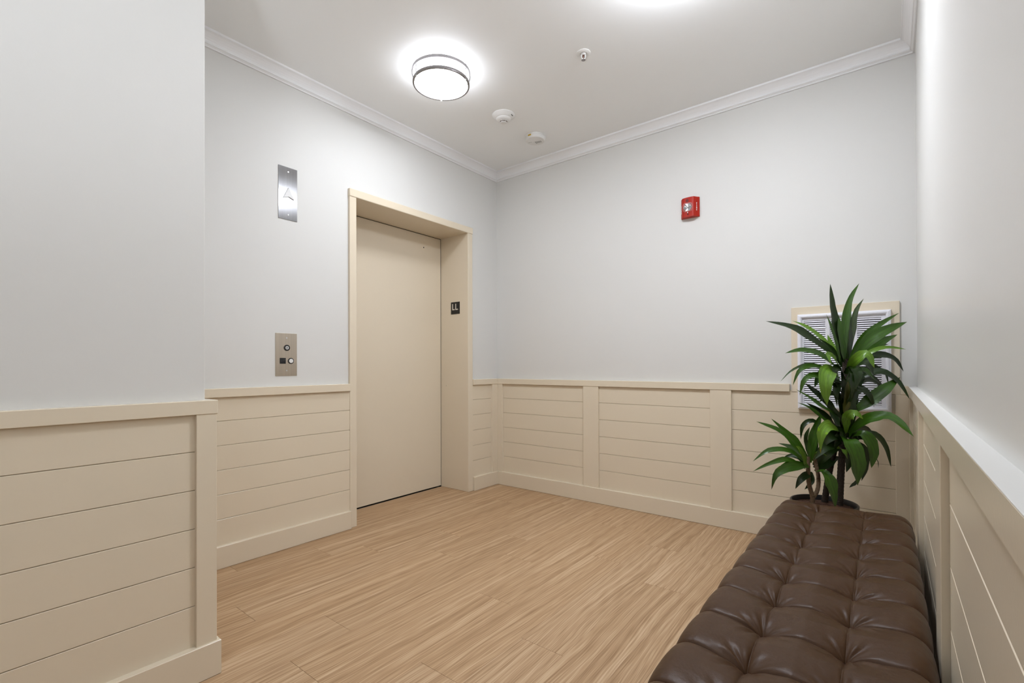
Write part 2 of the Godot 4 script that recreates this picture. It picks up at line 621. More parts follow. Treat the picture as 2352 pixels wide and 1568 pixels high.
func build_elevator() -> void:
	var o := structure(add_empty("door_1"))
	var zl := 1.5105
	var zi := 1.4603
	var zr := 0.3942
	var zo := 0.3380
	var top := 2.160
	var m: Material = mat.trim
	# the steel frame: face and reveal of each side in one, and the head over them
	var st := new_st()
	box(st, V(-0.31, 0.0, zi), V(0.018, top + 0.002, zl), 0.002)
	add("jamb", st, m, o)
	st = new_st()
	box(st, V(-0.31, 0.0, zo), V(0.018, top + 0.002, zr), 0.002)
	var right := add("jamb", st, m, o)
	add_box("fixing_hole", V(-0.245, 0.878, zr - 0.001), V(-0.241, 0.882, zr + 0.0008), 0.0, mat.dark, right)
	st = new_st()
	box(st, V(-0.31, top, zo - 0.002), V(0.023, 2.2125, zl + 0.002), 0.003)
	add("header", st, m, o)
	var door := add_box("door_panel", V(-0.345, 0.009, zr + 0.004), V(-0.306, top - 0.004, zi + 0.3), 0.0015, m, o)
	add_box("fixing_hole", V(-0.3065, 2.046, 0.588), V(-0.3050, 2.055, 0.597), 0.0, mat.dark, door)
	add_box("sill", V(-0.37, -0.004, zr - 0.02), V(-0.300, 0.0012, zi + 0.01), 0.0006, mat.steel, o)
	add_box("dark_shaft_back", V(-0.60, -0.05, 0.2), V(-0.40, 2.4, 1.9), 0.0, mat.dark, o)  # unseen dark block that keeps the gaps round the door dark

# ---------------------------------------------------------------- ceiling

func build_ceiling_things() -> void:
	ceiling_light("round white ceiling light with two nickel rings, nearest the elevator door", V(0.730, CH, 1.372))
	ceiling_light("round white ceiling light with two nickel rings, unseen, out of view above the bench side, lights the ceiling and back wall", V(2.11, CH, 1.40))  # out of view; strength chosen to light the ceiling and back wall
	fill_lamp("added nickel fill light on a pole, out of view behind the camera", V(2.45, 0, 3.9))
	var o := thing("smoke_detector", "white stepped cone smoke detector with brown slots on the ceiling", "smoke detector", V(0.696, CH, 0.754))
	var st := new_st()
	lathe(st, [Vector2(0, 0), Vector2(0.079, 0), Vector2(0.079, -0.004), Vector2(0.074, -0.009), Vector2(0.060, -0.020), Vector2(0.0525, -0.025), Vector2(0, -0.025)], 56)
	add("base", st, mat.white_plastic, o)
	st = new_st()
	lathe(st, [Vector2(0, -0.023), Vector2(0.0525, -0.023), Vector2(0.0515, -0.028), Vector2(0.044, -0.036), Vector2(0.0335, -0.0415), Vector2(0, -0.0415)], 48)
	add("body", st, mat.white_plastic, o)
	st = new_st()
	lathe(st, [Vector2(0, -0.041), Vector2(0.028, -0.041), Vector2(0.0235, -0.0485), Vector2(0, -0.0485)], 40)
	add("sensor_chamber", st, mat.brown_slot, o)
	st = new_st()
	lathe(st, [Vector2(0, -0.048), Vector2(0.0225, -0.048), Vector2(0.0225, -0.0505), Vector2(0.020, -0.053), Vector2(0, -0.0535)], 40)
	add("cap", st, mat.white_plastic, o)
	st = new_st()
	lathe(st, [Vector2(0.0275, -0.0436), Vector2(0.0305, -0.0436), Vector2(0.0293, -0.0456), Vector2(0.0263, -0.0456), Vector2(0.0275, -0.0436)], 40)
	add("guard_ring", st, mat.white_plastic, o)
	for k in 6:
		var a := TAU * (k + 0.28) / 6.0
		var d := V(cos(a), 0, sin(a))
		st = new_st()
		tube(st, [d * 0.0325 + V(0, -0.0405, 0), d * 0.0225 + V(0, -0.0495, 0)], [0.0017, 0.0017], 6)
		add("rib", st, mat.white_plastic, o)
	# the little slot and lamp on the side towards the right of the picture
	var slot := add_box("release_slot", V(-0.0105, -0.0025, -0.0015), V(0.0105, 0.0025, 0.0015), 0.0, mat.grey_slot, o)
	slot.transform = Transform3D(Basis(Vector3.UP, 1.738), Vector3.ZERO) * Transform3D(Basis(Vector3.RIGHT, 0.65), V(0.0, -0.0149, 0.0662))
	disc("indicator_lamp", 0.0, 0.0028, 0.0, 0.0016, V(0.0590, -0.0195, 0.0101), mat.grey_slot, o).rotation = Vector3(0, 0, 0.9)
	o = thing("smoke_alarm", "flat white disc alarm with a yellow tab and grey slots, nearest the ceiling corner", "smoke alarm", V(0.690, CH, 0.3666))
	st = new_st()
	lathe(st, [Vector2(0, 0), Vector2(0.0775, 0), Vector2(0.0775, -0.005), Vector2(0.076, -0.0062), Vector2(0, -0.0062)], 56)
	add("mounting_ring", st, mat.white_plastic, o)
	st = new_st()
	lathe(st, [Vector2(0, -0.005), Vector2(0.0735, -0.005), Vector2(0.0755, -0.009), Vector2(0.0735, -0.029), Vector2(0.069, -0.0335), Vector2(0, -0.0345)], 56)
	var body := add("body", st, mat.white_plastic, o)
	for k in 5:
		var s := add_box("slot", V(-0.0016, -0.0006, -0.0165 + 0.0012 * k), V(0.0016, 0.0006, 0.0165 - 0.0012 * k), 0.0, mat.grey_slot, o)
		s.position = V(-0.008 + 0.0097 * k, -0.0347, -0.0205 - 0.0019 * k)
		s.rotation.y = 0.289
	var button := add_box("test_button", V(-0.009, -0.0008, -0.013), V(0.009, 0.0008, 0.013), 0.0004, mat.white_plastic, o)
	button.position = V(-0.0235, -0.0350, -0.0135)
	button.rotation.y = 0.289
	for k in 3:
		add_box("mark", V(-0.0545 + 0.009 * k, -0.0352, 0.0095 - 0.002 * k), V(-0.0495 + 0.009 * k, -0.0340, 0.0115 - 0.002 * k), 0.0, mat.grey_slot, o)
	var tab := add_box("pull_tab", V(-0.013, -0.005, -0.001), V(0.013, 0.005, 0.001), 0.0, mat.yellow, o)
	tab.transform = Transform3D(Basis(Vector3.UP, 0.005), Vector3.ZERO) * Transform3D(Basis(), V(0, -0.0145, 0.0749))
	o = thing("sprinkler_head", "small white fire sprinkler with a rust red bulb hanging from the ceiling", "sprinkler", V(1.4548, CH, 0.9895))
	st = new_st()
	lathe(st, [Vector2(0.0, 0), Vector2(0.0387, 0), Vector2(0.0387, -0.002), Vector2(0.035, -0.0042), Vector2(0.0225, -0.0065), Vector2(0.0205, -0.005), Vector2(0.0195, -0.001), Vector2(0, -0.001)], 48)
	add("escutcheon", st, mat.white_plastic, o)
	st = new_st()
	lathe(st, [Vector2(0, -0.0005), Vector2(0.0135, -0.0005), Vector2(0.0135, -0.009), Vector2(0.010, -0.011), Vector2(0, -0.011)], 24)
	add("socket", st, mat.white_plastic, o)
	st = new_st()
	lathe(st, [Vector2(0, -0.010), Vector2(0.0034, -0.0115), Vector2(0.0042, -0.017), Vector2(0.0033, -0.021), Vector2(0.0014, -0.024), Vector2(0.0012, -0.033), Vector2(0, -0.033)], 16)
	add("bulb", st, mat.rust, o)
	var side := V(0.79, 0, -0.62)
	for d in [-1.0, 1.0]:
		st = new_st()
		tube(st, [side * d * 0.011 + V(0, -0.009, 0), side * d * 0.0118 + V(0, -0.018, 0), side * d * 0.0098 + V(0, -0.027, 0), side * d * 0.003 + V(0, -0.034, 0)], [0.0024, 0.0024, 0.0024, 0.0026], 8)
		add("frame_arm", st, mat.white_plastic, o)
	st = new_st()
	lathe(st, [Vector2(0, -0.0325), Vector2(0.0036, -0.0325), Vector2(0.0036, -0.037), Vector2(0, -0.037)], 16)
	add("boss", st, mat.white_plastic, o)
	st = new_st()
	lathe(st, [Vector2(0, -0.037), Vector2(0.0095, -0.0375), Vector2(0.0115, -0.0392), Vector2(0.009, -0.0388), Vector2(0, -0.0384)], 20)
	add("deflector", st, mat.nickel, o)

func ceiling_light(label: String, at: Vector3) -> void:
	var o := thing("ceiling_light", label, "ceiling light", at, "round ceiling lights")
	var st := new_st()
	lathe(st, [Vector2(0.02, -0.0005), Vector2(0.1505, -0.0005), Vector2(0.1505, -0.078), Vector2(0.146, -0.086), Vector2(0.13, -0.090), Vector2(0.07, -0.092), Vector2(0, -0.0925)], 72)
	add("lamp_diffuser", st, mat.lens[2 if at.z > 2.0 else 1 if at.x > 1.5 else 0], o)
	st = new_st()
	lathe(st, [Vector2(0.164, -0.016), Vector2(0.170, -0.016), Vector2(0.170, -0.033), Vector2(0.164, -0.033), Vector2(0.164, -0.016)], 72)
	add("ring", st, mat.nickel, o)
	st = new_st()
	lathe(st, [Vector2(0.1545, -0.0745), Vector2(0.1635, -0.0745), Vector2(0.1645, -0.077), Vector2(0.1645, -0.088), Vector2(0.1635, -0.0905), Vector2(0.1545, -0.0905), Vector2(0.1545, -0.0745)], 72)
	add("ring", st, mat.nickel, o)
	for a in [-0.28, 1.81, 3.91]:
		var d := V(cos(a), 0, sin(a))
		st = new_st()
		tube(st, [d * 0.161 + V(0, -0.002, 0), d * 0.161 + V(0, -0.075, 0)], [0.0028, 0.0028], 8)
		add("post", st, mat.nickel, o)
		st = new_st()
		lathe(st, [Vector2(0, -0.0905), Vector2(0.0045, -0.0905), Vector2(0.0045, -0.0945), Vector2(0.003, -0.0965), Vector2(0, -0.0965)], 12, d * 0.159)
		add("knob", st, mat.white_plastic, o)
	var l := AreaLight3D.new()
	l.name = "lamp_light"
	o.add_child(l)
	l.area_size = Vector2(0.26, 0.26)
	l.position = V(0, -0.0985, 0)
	l.basis = Basis(Vector3.RIGHT, -PI / 2)
	l.light_color = LAMP
	l.light_energy = k_near if at.z < 2.0 else k_far
	l.shadow_enabled = true
	l.set("area_range", 20.0)

func fill_lamp(label: String, at: Vector3) -> void:  # added fill light, not part of the lobby; evens out the brightness
	var o := thing("added_uplight", label, "floor lamp", at)
	var st := new_st()
	lathe(st, [Vector2(0, 0), Vector2(0.13, 0), Vector2(0.13, 0.012), Vector2(0.03, 0.025), Vector2(0, 0.025)], 40)
	add("base", st, mat.nickel, o)
	st = new_st()
	tube(st, [V(0, 0.02, 0), V(0, 0.84, 0)], [0.012, 0.012], 14)
	add("pole", st, mat.nickel, o)
	st = new_st()
	lathe(st, [Vector2(0, 0.83), Vector2(0.05, 0.835), Vector2(0.11, 0.86), Vector2(0.14, 0.885), Vector2(0.137, 0.885), Vector2(0.107, 0.863), Vector2(0.05, 0.84), Vector2(0, 0.836)], 40)
	add("bowl", st, mat.nickel, o)
	st = new_st()
	lathe(st, [Vector2(0, 0.866), Vector2(0.10, 0.866), Vector2(0.10, 0.872), Vector2(0, 0.874)], 40)
	add("fill_glow", st, mat.fill_disc, o)
	var l := SpotLight3D.new()
	l.name = "lamp_light"
	o.add_child(l)
	l.position = V(0, 0.90, 0)
	l.basis = Basis(Vector3.RIGHT, PI / 2)
	l.spot_angle = 80.0
	l.spot_range = 20.0
	l.spot_attenuation = 2.0
	l.light_size = 0.1
	l.light_color = LAMP
	l.light_energy = k_fill
	l.shadow_enabled = true

# ---------------------------------------------------------------- things on the walls

func disc(called: String, r0: float, r1: float, z0: float, z1: float, at: Vector3, m: Material, parent: Node3D) -> MeshInstance3D:
	var st := new_st()
	var c := minf(0.0006, (z1 - z0) * 0.4)
	lathe(st, [Vector2(r0, z0), Vector2(r1, z0), Vector2(r1, z1 - c), Vector2(r1 - c, z1), Vector2(r0, z1)] if r0 > 0 else [Vector2(0, z0), Vector2(r1, z0), Vector2(r1, z1 - c), Vector2(r1 - c, z1), Vector2(0, z1)], 32)
	var o := add(called, st, m, parent)
	o.transform = Transform3D(Basis(Vector3.RIGHT, PI / 2), at)
	return o

func lettering(called: String, text: String, height: float, at: Vector3, m: Material, parent: Node3D, deep := 0.001) -> MeshInstance3D:
	var t := TextMesh.new()
	var f := SystemFont.new()
	f.font_names = PackedStringArray(["Droid Sans"])
	f.font_weight = 700
	t.font = f
	t.font_size = 32
	t.pixel_size = height / 23.0
	t.depth = deep
	t.text = text
	t.material = m
	var o := MeshInstance3D.new()
	o.name = called
	o.mesh = t
	parent.add_child(o, true)
	o.position = at
	return o

func build_wall_things() -> void:
	var left := Basis(V(0, 0, -1), Vector3.UP, V(1, 0, 0))   # axes of a thing on the left wall: x to the right as one looks at it
	var st: SurfaceTool
	# lantern: z 1.967 .. 1.855
	var o := thing("hall_lantern", "tall brushed steel plate with a raised white up arrow beside the elevator", "indicator", V(0, 2.064, 1.9112))
	o.basis = left
	add_box("plate", V(-0.0562, -0.1545, 0.0), V(0.0562, 0.1545, 0.003), 0.0006, mat.steel, o)
	st = new_st()
	slab(st, PackedVector2Array([Vector2(0.002, 0.033), Vector2(0.0335, -0.0305), Vector2(0.002, -0.018), Vector2(-0.0295, -0.0305)]), 0.0028, 0.0095)
	add("arrow_lens", st, mat.arrow, o)
	for y in [0.1275, -0.1245]:
		disc("screw", 0.0, 0.0038, 0.0028, 0.0044, V(0.002, y, 0), mat.chrome, o)
	# call plate
	o = thing("call_panel", "brushed bronze toned call plate with key switch and white up button", "call panel", V(0, 1.1200, 1.9212))
	o.basis = left
	add_box("plate", V(-0.0637, -0.1243, 0.0), V(0.0637, 0.1243, 0.003), 0.0006, mat.bronze, o)
	for y in [0.0970, -0.0935]:
		disc("screw", 0.0, 0.0042, 0.0028, 0.0044, V(0.0018, y, 0), mat.chrome, o)
	disc("key_switch_ring", 0.0, 0.0178, 0.0028, 0.0065, V(0.0025, 0.0394, 0), mat.black, o)
	var key := disc("key_switch", 0.0, 0.0105, 0.0060, 0.0085, V(0.0025, 0.0394, 0), mat.chrome, o)
	var slot := add_box("keyhole", V(-0.0016, -0.0045, 0.0), V(0.0016, 0.0045, 0.0006), 0.0, mat.dark, key)
	slot.transform = Transform3D(Basis(Vector3.RIGHT, -PI / 2), V(0, 0.0084, 0))
	disc("button_ring", 0.0, 0.0175, 0.0028, 0.0060, V(0.0265, -0.0371, 0), mat.black, o)
	disc("button", 0.0, 0.0124, 0.0055, 0.0085, V(0.0265, -0.0371, 0), mat.white_plastic, o)
	var sq := add_box("up_plate", V(-0.0383, -0.0534, 0.0028), V(-0.0044, -0.0196, 0.0052), 0.0004, mat.black, o)
	lettering("lettering", "UP", 0.0165, V(-0.0213, -0.0325, 0.0055), mat.dim_letter, sq)
	# floor plate on the jamb's inner side, facing the camera
	o = thing("floor_sign", "small black square sign with raised white letters LL on the elevator jamb", "sign", V(-0.1285, 1.544, 0.3942))
	add_box("plate", V(-0.0515, -0.0515, 0.0), V(0.0515, 0.0515, 0.003), 0.0006, mat.black, o)
	for k in [0, 1]:
		st = new_st()
		var x: float = -0.0345 + 0.0365 * k
		var w := 0.0275 if k == 0 else 0.0305
		slab(st, PackedVector2Array([Vector2(x, 0.036), Vector2(x, -0.0165), Vector2(x + w, -0.0165), Vector2(x + w, -0.0085), Vector2(x + 0.0085, -0.0085), Vector2(x + 0.0085, 0.036)]), 0.0028, 0.0042)
		add("letter", st, mat.letter, o)
	disc("braille_dot", 0.0, 0.0022, 0.0028, 0.0042, V(-0.006, -0.0315, 0), mat.dim_letter, o)
	fire_alarm()
	vent()

func fire_alarm() -> void:
	var o := thing("fire_alarm", "red bowed fire alarm with a clear strobe and white letters on the back wall", "fire alarm", V(1.7205, 2.1157, 0))
	var prof := [[-0.0605, 0.008], [-0.059, 0.0135], [-0.045, 0.036], [-0.042, 0.039], [-0.03, 0.0435], [-0.012, 0.0475], [0.006, 0.0485], [0.026, 0.0472], [0.034, 0.0450], [0.0385, 0.0395], [0.043, 0.031], [0.050, 0.0205], [0.058, 0.0135], [0.0605, 0.009]]
	var st := new_st()
	var h := 0.0655
	var nor := []
	for i in prof.size():
		var a = prof[maxi(i - 1, 0)]
		var b = prof[mini(i + 1, prof.size() - 1)]
		nor.append(V(-(b[1] - a[1]), 0, b[0] - a[0]).normalized())
	for i in prof.size() - 1:
		var p = prof[i]
		var q = prof[i + 1]
		var r := 0.0025
		patch(st, [V(p[0], -h, p[1] - r), nor[i], Vector2.ZERO], [V(q[0], -h, q[1] - r), nor[i + 1], Vector2.ZERO], [V(q[0], -h + r, q[1]), nor[i + 1], Vector2.ZERO], [V(p[0], -h + r, p[1]), nor[i], Vector2.ZERO])
		patch(st, [V(p[0], -h + r, p[1]), nor[i], Vector2.ZERO], [V(q[0], -h + r, q[1]), nor[i + 1], Vector2.ZERO], [V(q[0], h - r, q[1]), nor[i + 1], Vector2.ZERO], [V(p[0], h - r, p[1]), nor[i], Vector2.ZERO])
		patch(st, [V(p[0], h - r, p[1]), nor[i], Vector2.ZERO], [V(q[0], h - r, q[1]), nor[i + 1], Vector2.ZERO], [V(q[0], h, q[1] - r), nor[i + 1], Vector2.ZERO], [V(p[0], h, p[1] - r), nor[i], Vector2.ZERO])
		for s in [-1.0, 1.0]:
			quad(st, V(p[0], s * h, 0), V(q[0], s * h, 0), V(q[0], s * h, q[1] - r), V(p[0], s * h, p[1] - r), V(0, s, 0))
	for s in [0, prof.size() - 1]:
		var p = prof[s]
		quad(st, V(p[0], -h, 0), V(p[0], h, 0), V(p[0], h, p[1]), V(p[0], -h, p[1]), V(-1 if s == 0 else 1, 0, 0))
	add("housing", st, mat.red, o)
	# the strobe: bright reflector under a clear squarish dome
	st = new_st()
	var rim := []
	var steps := [[1.0, 0.046], [0.97, 0.054], [0.88, 0.0605], [0.6, 0.065], [0.0, 0.0665]]
	for j in steps.size():
		var row := []
		for k in 33:
			var a := TAU * k / 32
			var e := 0.5
			var x: float = signf(cos(a)) * pow(absf(cos(a)), e) * 0.0320 * float(steps[j][0])
			var y: float = signf(sin(a)) * pow(absf(sin(a)), e) * 0.0315 * float(steps[j][0])
			var up: float = [0.1, 0.5, 1.2, 4.0, 20.0][j]
			row.append([V(x - 0.004, y - 0.003, steps[j][1]), V(cos(a), sin(a), up).normalized(), Vector2.ZERO])
		rim.append(row)
	for j in steps.size() - 1:
		for k in 32:
			patch(st, rim[j][k], rim[j][k + 1], rim[j + 1][k + 1], rim[j + 1][k])
	var lens := add("strobe_lens", st, mat.glass, o)
	st = new_st()
	var star := []
	for k in 12:
		var a := TAU * k / 12
		var r := 0.0290 if k % 2 == 0 else 0.0235
		star.append(V(cos(a) * r - 0.004, sin(a) * r - 0.003, 0.0525 if k % 2 == 0 else 0.0485))
	for k in 12:
		var p: Vector3 = star[k]
		var q: Vector3 = star[(k + 1) % 12]
		var c := V(-0.004, -0.003, 0.0485)
		var n := (p - c).cross(q - c).normalized()
		tri(st, c, p, q, n * signf(n.z))
	add("reflector", st, mat.reflector, lens)
	st = new_st()
	tube(st, [V(-0.012, -0.008, 0.056), V(0.004, 0.002, 0.056)], [0.003, 0.003], 8)
	add("flash_tube", st, mat.white_plastic, lens)
	for side in [[-0.0515, 0.0272, -0.99], [0.0478, 0.0242, 0.98]]:
		for k in 4:
			var t := lettering("letter", "FIRE"[k], 0.0108, V(side[0], 0.020 - 0.0142 * k - (0.008 if side[0] < 0 else 0.0), side[1] + 0.0006), mat.white_plastic, o, 0.0008)
			t.rotation.y = side[2]
	add_box("lens_clip", V(-0.0065, -0.0420, 0.046), V(-0.0015, -0.034, 0.0525), 0.0006, mat.white_plastic, o)
	disc("screw_hole", 0.0, 0.0042, 0.046, 0.0492, V(-0.003, -0.0500, 0), mat.dark, o)
	disc("sounder_grille", 0.0, 0.011, 0.0462, 0.0485, V(-0.008, 0.043, 0), mat.red_dark, o)

func vent() -> void:
	var o := thing("air_vent", "white louvred wall vent on a beige board behind the plant", "vent", V(2.5673, 1.0695, 0.0162))
	var w := 0.2172
	var h := 0.2768
	# an outer frame with a stepped inner edge, mitred
	var frame := [[0.0, 0.0], [0.0, 0.026], [0.002, 0.029], [0.009, 0.031], [0.010, 0.034], [0.017, 0.034], [0.019, 0.031], [0.022, 0.030], [0.0235, 0.018], [0.0235, 0.0]]
	var st := new_st()
	for i in frame.size() - 1:
		var p = frame[i]
		var q = frame[i + 1]
		var c := []
		for s in [[-1, -1], [1, -1], [1, 1], [-1, 1]]:
			c.append([V(s[0] * (w - p[0]), s[1] * (h - p[0]), p[1]), V(s[0] * (w - q[0]), s[1] * (h - q[0]), q[1])])
		for k in 4:
			var a = c[k]
			var b = c[(k + 1) % 4]
			var outw: Vector3 = [V(0, -1, 0), V(1, 0, 0), V(0, 1, 0), V(-1, 0, 0)][k]
			var n: Vector3 = (outw * (q[1] - p[1]) + V(0, 0, q[0] - p[0])).normalized()
			quad(st, a[0], b[0], b[1], a[1], n)
	add("frame", st, mat.grille_white, o)
	add_box("dark_backing", V(-w + 0.012, -h + 0.012, 0.0), V(w - 0.012, h - 0.012, 0.0035), 0.0, mat.vent_dark, o)  # dark sheet behind the louvres, its colour stands for the shade inside
	# the face plate round the three columns of louvres
	var cols := [[-0.1855, -0.0785], [-0.0580, 0.0460], [0.0690, 0.1755]]
	var y0 := -0.2400
	var y1 := 0.2380
	var bars := [[-w + 0.022, cols[0][0]], [cols[0][1], cols[1][0]], [cols[1][1], cols[2][0]], [cols[2][1], w - 0.022]]
	st = new_st()
	for b in bars:
		box(st, V(b[0], -h + 0.022, 0.006), V(b[1], h - 0.022, 0.0205), 0.001)
	for c in cols:
		box(st, V(c[0], y1, 0.006), V(c[1], h - 0.022, 0.0203), 0.001)
		box(st, V(c[0], -h + 0.022, 0.006), V(c[1], y0, 0.0203), 0.001)
	add("face_plate", st, mat.grille_white, o)
	var n := 41
	for c in cols:
		var s := new_st()
		var half: float = (c[1] - c[0]) / 2.0
		box(s, V(-half - 0.001, -0.0036, -0.0012), V(half + 0.001, 0.0036, 0.0012), 0.0004)
		s.index()
		var blade := s.commit()
		blade.surface_set_material(0, mat.grille_white)
		for k in n:
			var b := MeshInstance3D.new()
			b.name = "louvre"
			b.mesh = blade
			o.add_child(b, true)
			b.position = V((c[0] + c[1]) / 2.0, y0 + (y1 - y0) * (k + 0.5) / n, 0.0165)
			b.rotation.x = -0.42
	add_box("access_panel", V(cols[0][0] - 0.001, 0.1905, 0.010), V(cols[0][1] + 0.004, 0.1965, 0.0218), 0.0006, mat.grille_white, o)
	add_box("access_panel", V(cols[0][1] + 0.001, 0.1965, 0.010), V(cols[0][1] + 0.005, y1, 0.0218), 0.0006, mat.grille_white, o)

# ---------------------------------------------------------------- bench

const HW := 0.2250     # half width of the cushion
const HL := 0.8630     # half length
const ER := 0.046      # roll of its edge
const ROW := 0.1625

var pucker := FastNoiseLite.new()

func tuft(a: float, b: float) -> float:
	var side := absf(a) - 0.077
	var du := absf(side)
	var us := 0.0385 * (1.0 - pow(a / 0.077, 2.0)) if side < 0.0 else side
	var bb := b + HL - 0.101
	var row := clampf(roundf(bb / ROW), 0.0, 10.0)
	var dv := absf(bb - row * ROW)
	var vs := dv
	if bb > 0.0 and bb < 10.0 * ROW:
		var m := fposmod(bb, ROW) / ROW * 2.0 - 1.0
		vs = ROW * 0.25 * (1.0 - m * m)
	var d := sqrt(du * du + dv * dv)
	var h := (0.0085 if bb > 0.0 else 0.0085 * maxf(0.0, 1.0 + bb / 0.06)) * (1.0 - exp(-vs / 0.030)) * (1.0 - exp(-us / 0.030))
	h -= 0.0042 * exp(-dv / 0.0026) + 0.0030 * exp(-dv / 0.012)
	h -= 0.0036 * exp(-du / 0.0026) * (1.0 if absf(b) < HL - ER else 0.4)
	h -= 0.037 * exp(-pow(d / 0.033, 0.85))
	var ang := atan2(dv * (1.0 if bb > row * ROW else -1.0), side)
	var fold := sin(ang * 8.0 + row * 2.3 + signf(a)) + 0.6 * sin(ang * 13.0 + row * 4.1)
	h += 0.0020 * fold * exp(-pow((d - 0.038) / 0.026, 2.0)) * (1.0 if side > 0.0 else 0.4)
	h += 0.0014 * pucker.get_noise_2d(a * 9.0, b * 9.0)
	return h

func cushion(a: float, b: float) -> Vector3:
	var ca := clampf(a, -(HW - ER), HW - ER)
	var cb := clampf(b, -(HL - ER), HL - ER)
	var da := a - ca
	var db := b - cb
	var l := sqrt(da * da + db * db)
	var th := minf(l / ER, PI / 2)
	var dx := da / l if l > 1e-9 else 0.0
	var dz := db / l if l > 1e-9 else 0.0
	var n := V(dx * sin(th), cos(th), dz * sin(th))
	var drop := maxf(0.0, l - ER * PI / 2)
	var p := V(ca + dx * ER * sin(th), 0.4615 - ER * (1.0 - cos(th)) - drop, cb + dz * ER * sin(th))
	p.y = maxf(p.y, 0.165)
	var h := tuft(a, b)
	if l > ER * 0.6:
		h *= maxf(0.3, 1.0 - (l - ER * 0.6) / 0.09)
	return p + n * h

func build_bench() -> void:
	pucker.frequency = 1.0
	pucker.seed = 13
	var o := thing("tufted_bench", "long dark brown leather bench with deep button tufting along the right wall", "bench", V(2.6135, 0, 1.723))
	var over := ER * (PI / 2 - 1.0) + 0.25
	var us := [-HW - over, -0.077, 0.077, HW + over]
	var vs := [-HL - over]
	for k in 11:
		vs.append(-HL + 0.101 + k * ROW)
	vs[11] = HL + over
	for i in 3:
		for j in vs.size() - 1:
			var st := new_st()
			leather_panel(st, us[i], us[i + 1], vs[j], vs[j + 1])
			add("leather_panel", st, mat.leather, o)
	add_box("base_frame", V(-HW + 0.02, 0.13, -HL + 0.02), V(HW - 0.02, 0.3, HL - 0.02), 0.004, mat.leg, o)
	for sx in [-1, 1]:
		for sz in [-1, 1]:
			var st := new_st()
			tube(st, [V(sx * (HW - 0.06), 0.15, sz * (HL - 0.07)), V(sx * (HW - 0.05), 0.0, sz * (HL - 0.06))], [0.026, 0.016], 14)
			add("leg", st, mat.leg, o)

func spread(a: float, b: float, step: float) -> Array:
	# sample places, closer together near both ends where the seams are
	var n := maxi(6, int(ceil((b - a) / step)))
	var r := []
	for i in n + 1:
		var t := float(i) / n
		r.append(a + (b - a) * (t - 0.5 * sin(TAU * t) / TAU * 1.3))
	return r

func leather_panel(st: SurfaceTool, a0: float, a1: float, b0: float, b1: float) -> void:
	var xs := spread(a0, a1, 0.0042)
	var zs := spread(b0, b1, 0.0042)
	var rows := []
	var e := 0.0009
	for z in zs:
		var row := []
		for x in xs:
			var p := cushion(x, z)
			var tx := cushion(x + e, z) - cushion(x - e, z)
			var tz := cushion(x, z + e) - cushion(x, z - e)
			var n := tz.cross(tx)
			n = n.normalized() if n.length() > 1e-12 else V(0, 1, 0)
			row.append([p, n, Vector2(x, z)])
		rows.append(row)
	for j in zs.size() - 1:
		for i in xs.size() - 1:
			patch(st, rows[j][i], rows[j][i + 1], rows[j + 1][i + 1], rows[j + 1][i])

# ---------------------------------------------------------------- plant

# one blade along a curve through four points (centimetres from the pot's foot: right, up, towards the camera), its width in centimetres
func leaf(cane: Node3D, x0: float, y0: float, z0: float, x1: float, y1: float, z1: float, x2: float, y2: float, z2: float, x3: float, y3: float, z3: float, width: float, tone: int) -> void:
	var c := Curve3D.new()
	c.bake_interval = 0.006
	var pts := [V(x0, y0, z0) / 100.0, V(x1, y1, z1) / 100.0, V(x2, y2, z2) / 100.0, V(x3, y3, z3) / 100.0]
	for i in 4:
		var tan: Vector3 = (pts[mini(i + 1, 3)] - pts[maxi(i - 1, 0)]) * (1.0 / 6.0)
		c.add_point(pts[i], -tan, tan)
	var length := c.get_baked_length()
	var seg := 14
	var rows := []
	var phase := x0 * 1.7 + y3 * 0.9 + z2
	for i in seg + 1:
		var t := float(i) / seg
		var p := c.sample_baked(length * t, true)
		var q := c.sample_baked(minf(length, length * t + 0.006), true)
		var r := c.sample_baked(maxf(0.0, length * t - 0.006), true)
		var tang := (q - r).normalized()
		var face := V(0.22 * sin(phase), 0.55 + 0.1 * sin(phase * 2.0 + t * 2.0), 0.84)
		var s := tang.cross(face).normalized()
		var n := s.cross(tang).normalized()
		if n.dot(face) < 0.0:
			n = -n
		var prof := 1.0
		if t >= 0.58:
			prof = pow(maxf(0.0, 1.0 - pow((t - 0.48) / 0.52, 1.6)), 0.95)
		elif t < 0.48:
			prof = 0.30 + 0.70 * pow(sin(PI / 2 * t / 0.48), 1.2)
		else:
			prof = 1.0 - 7.1 * pow(t - 0.48, 2.0)
		var w := width / 100.0 * 0.46 * prof * (1.0 + 0.05 * sin(t * 19.0 + phase * 2.0))
		var row := []
		for k in 5:
			var u := (k - 2) / 2.0
			var wave := (0.13 * sin(t * 13.0 + phase + u * 1.3) + 0.05 * sin(t * 31.0 + phase * 3.0)) * absf(u)
			var pos := p + s * (w * u) + n * (w * (0.24 * absf(u) - 0.12 + wave))
			var nn := (n - s * (signf(u) * 0.24 if absf(u) > 0.1 else 0.0)).normalized()
			row.append([pos, nn, Vector2((u + 1.0) / 2.0, t)])
		rows.append(row)
	var st := new_st()
	for i in seg:
		for k in 4:
			patch(st, rows[i][k], rows[i][k + 1], rows[i + 1][k + 1], rows[i + 1][k])
	add("leaf", st, mat.leaves[tone], cane)

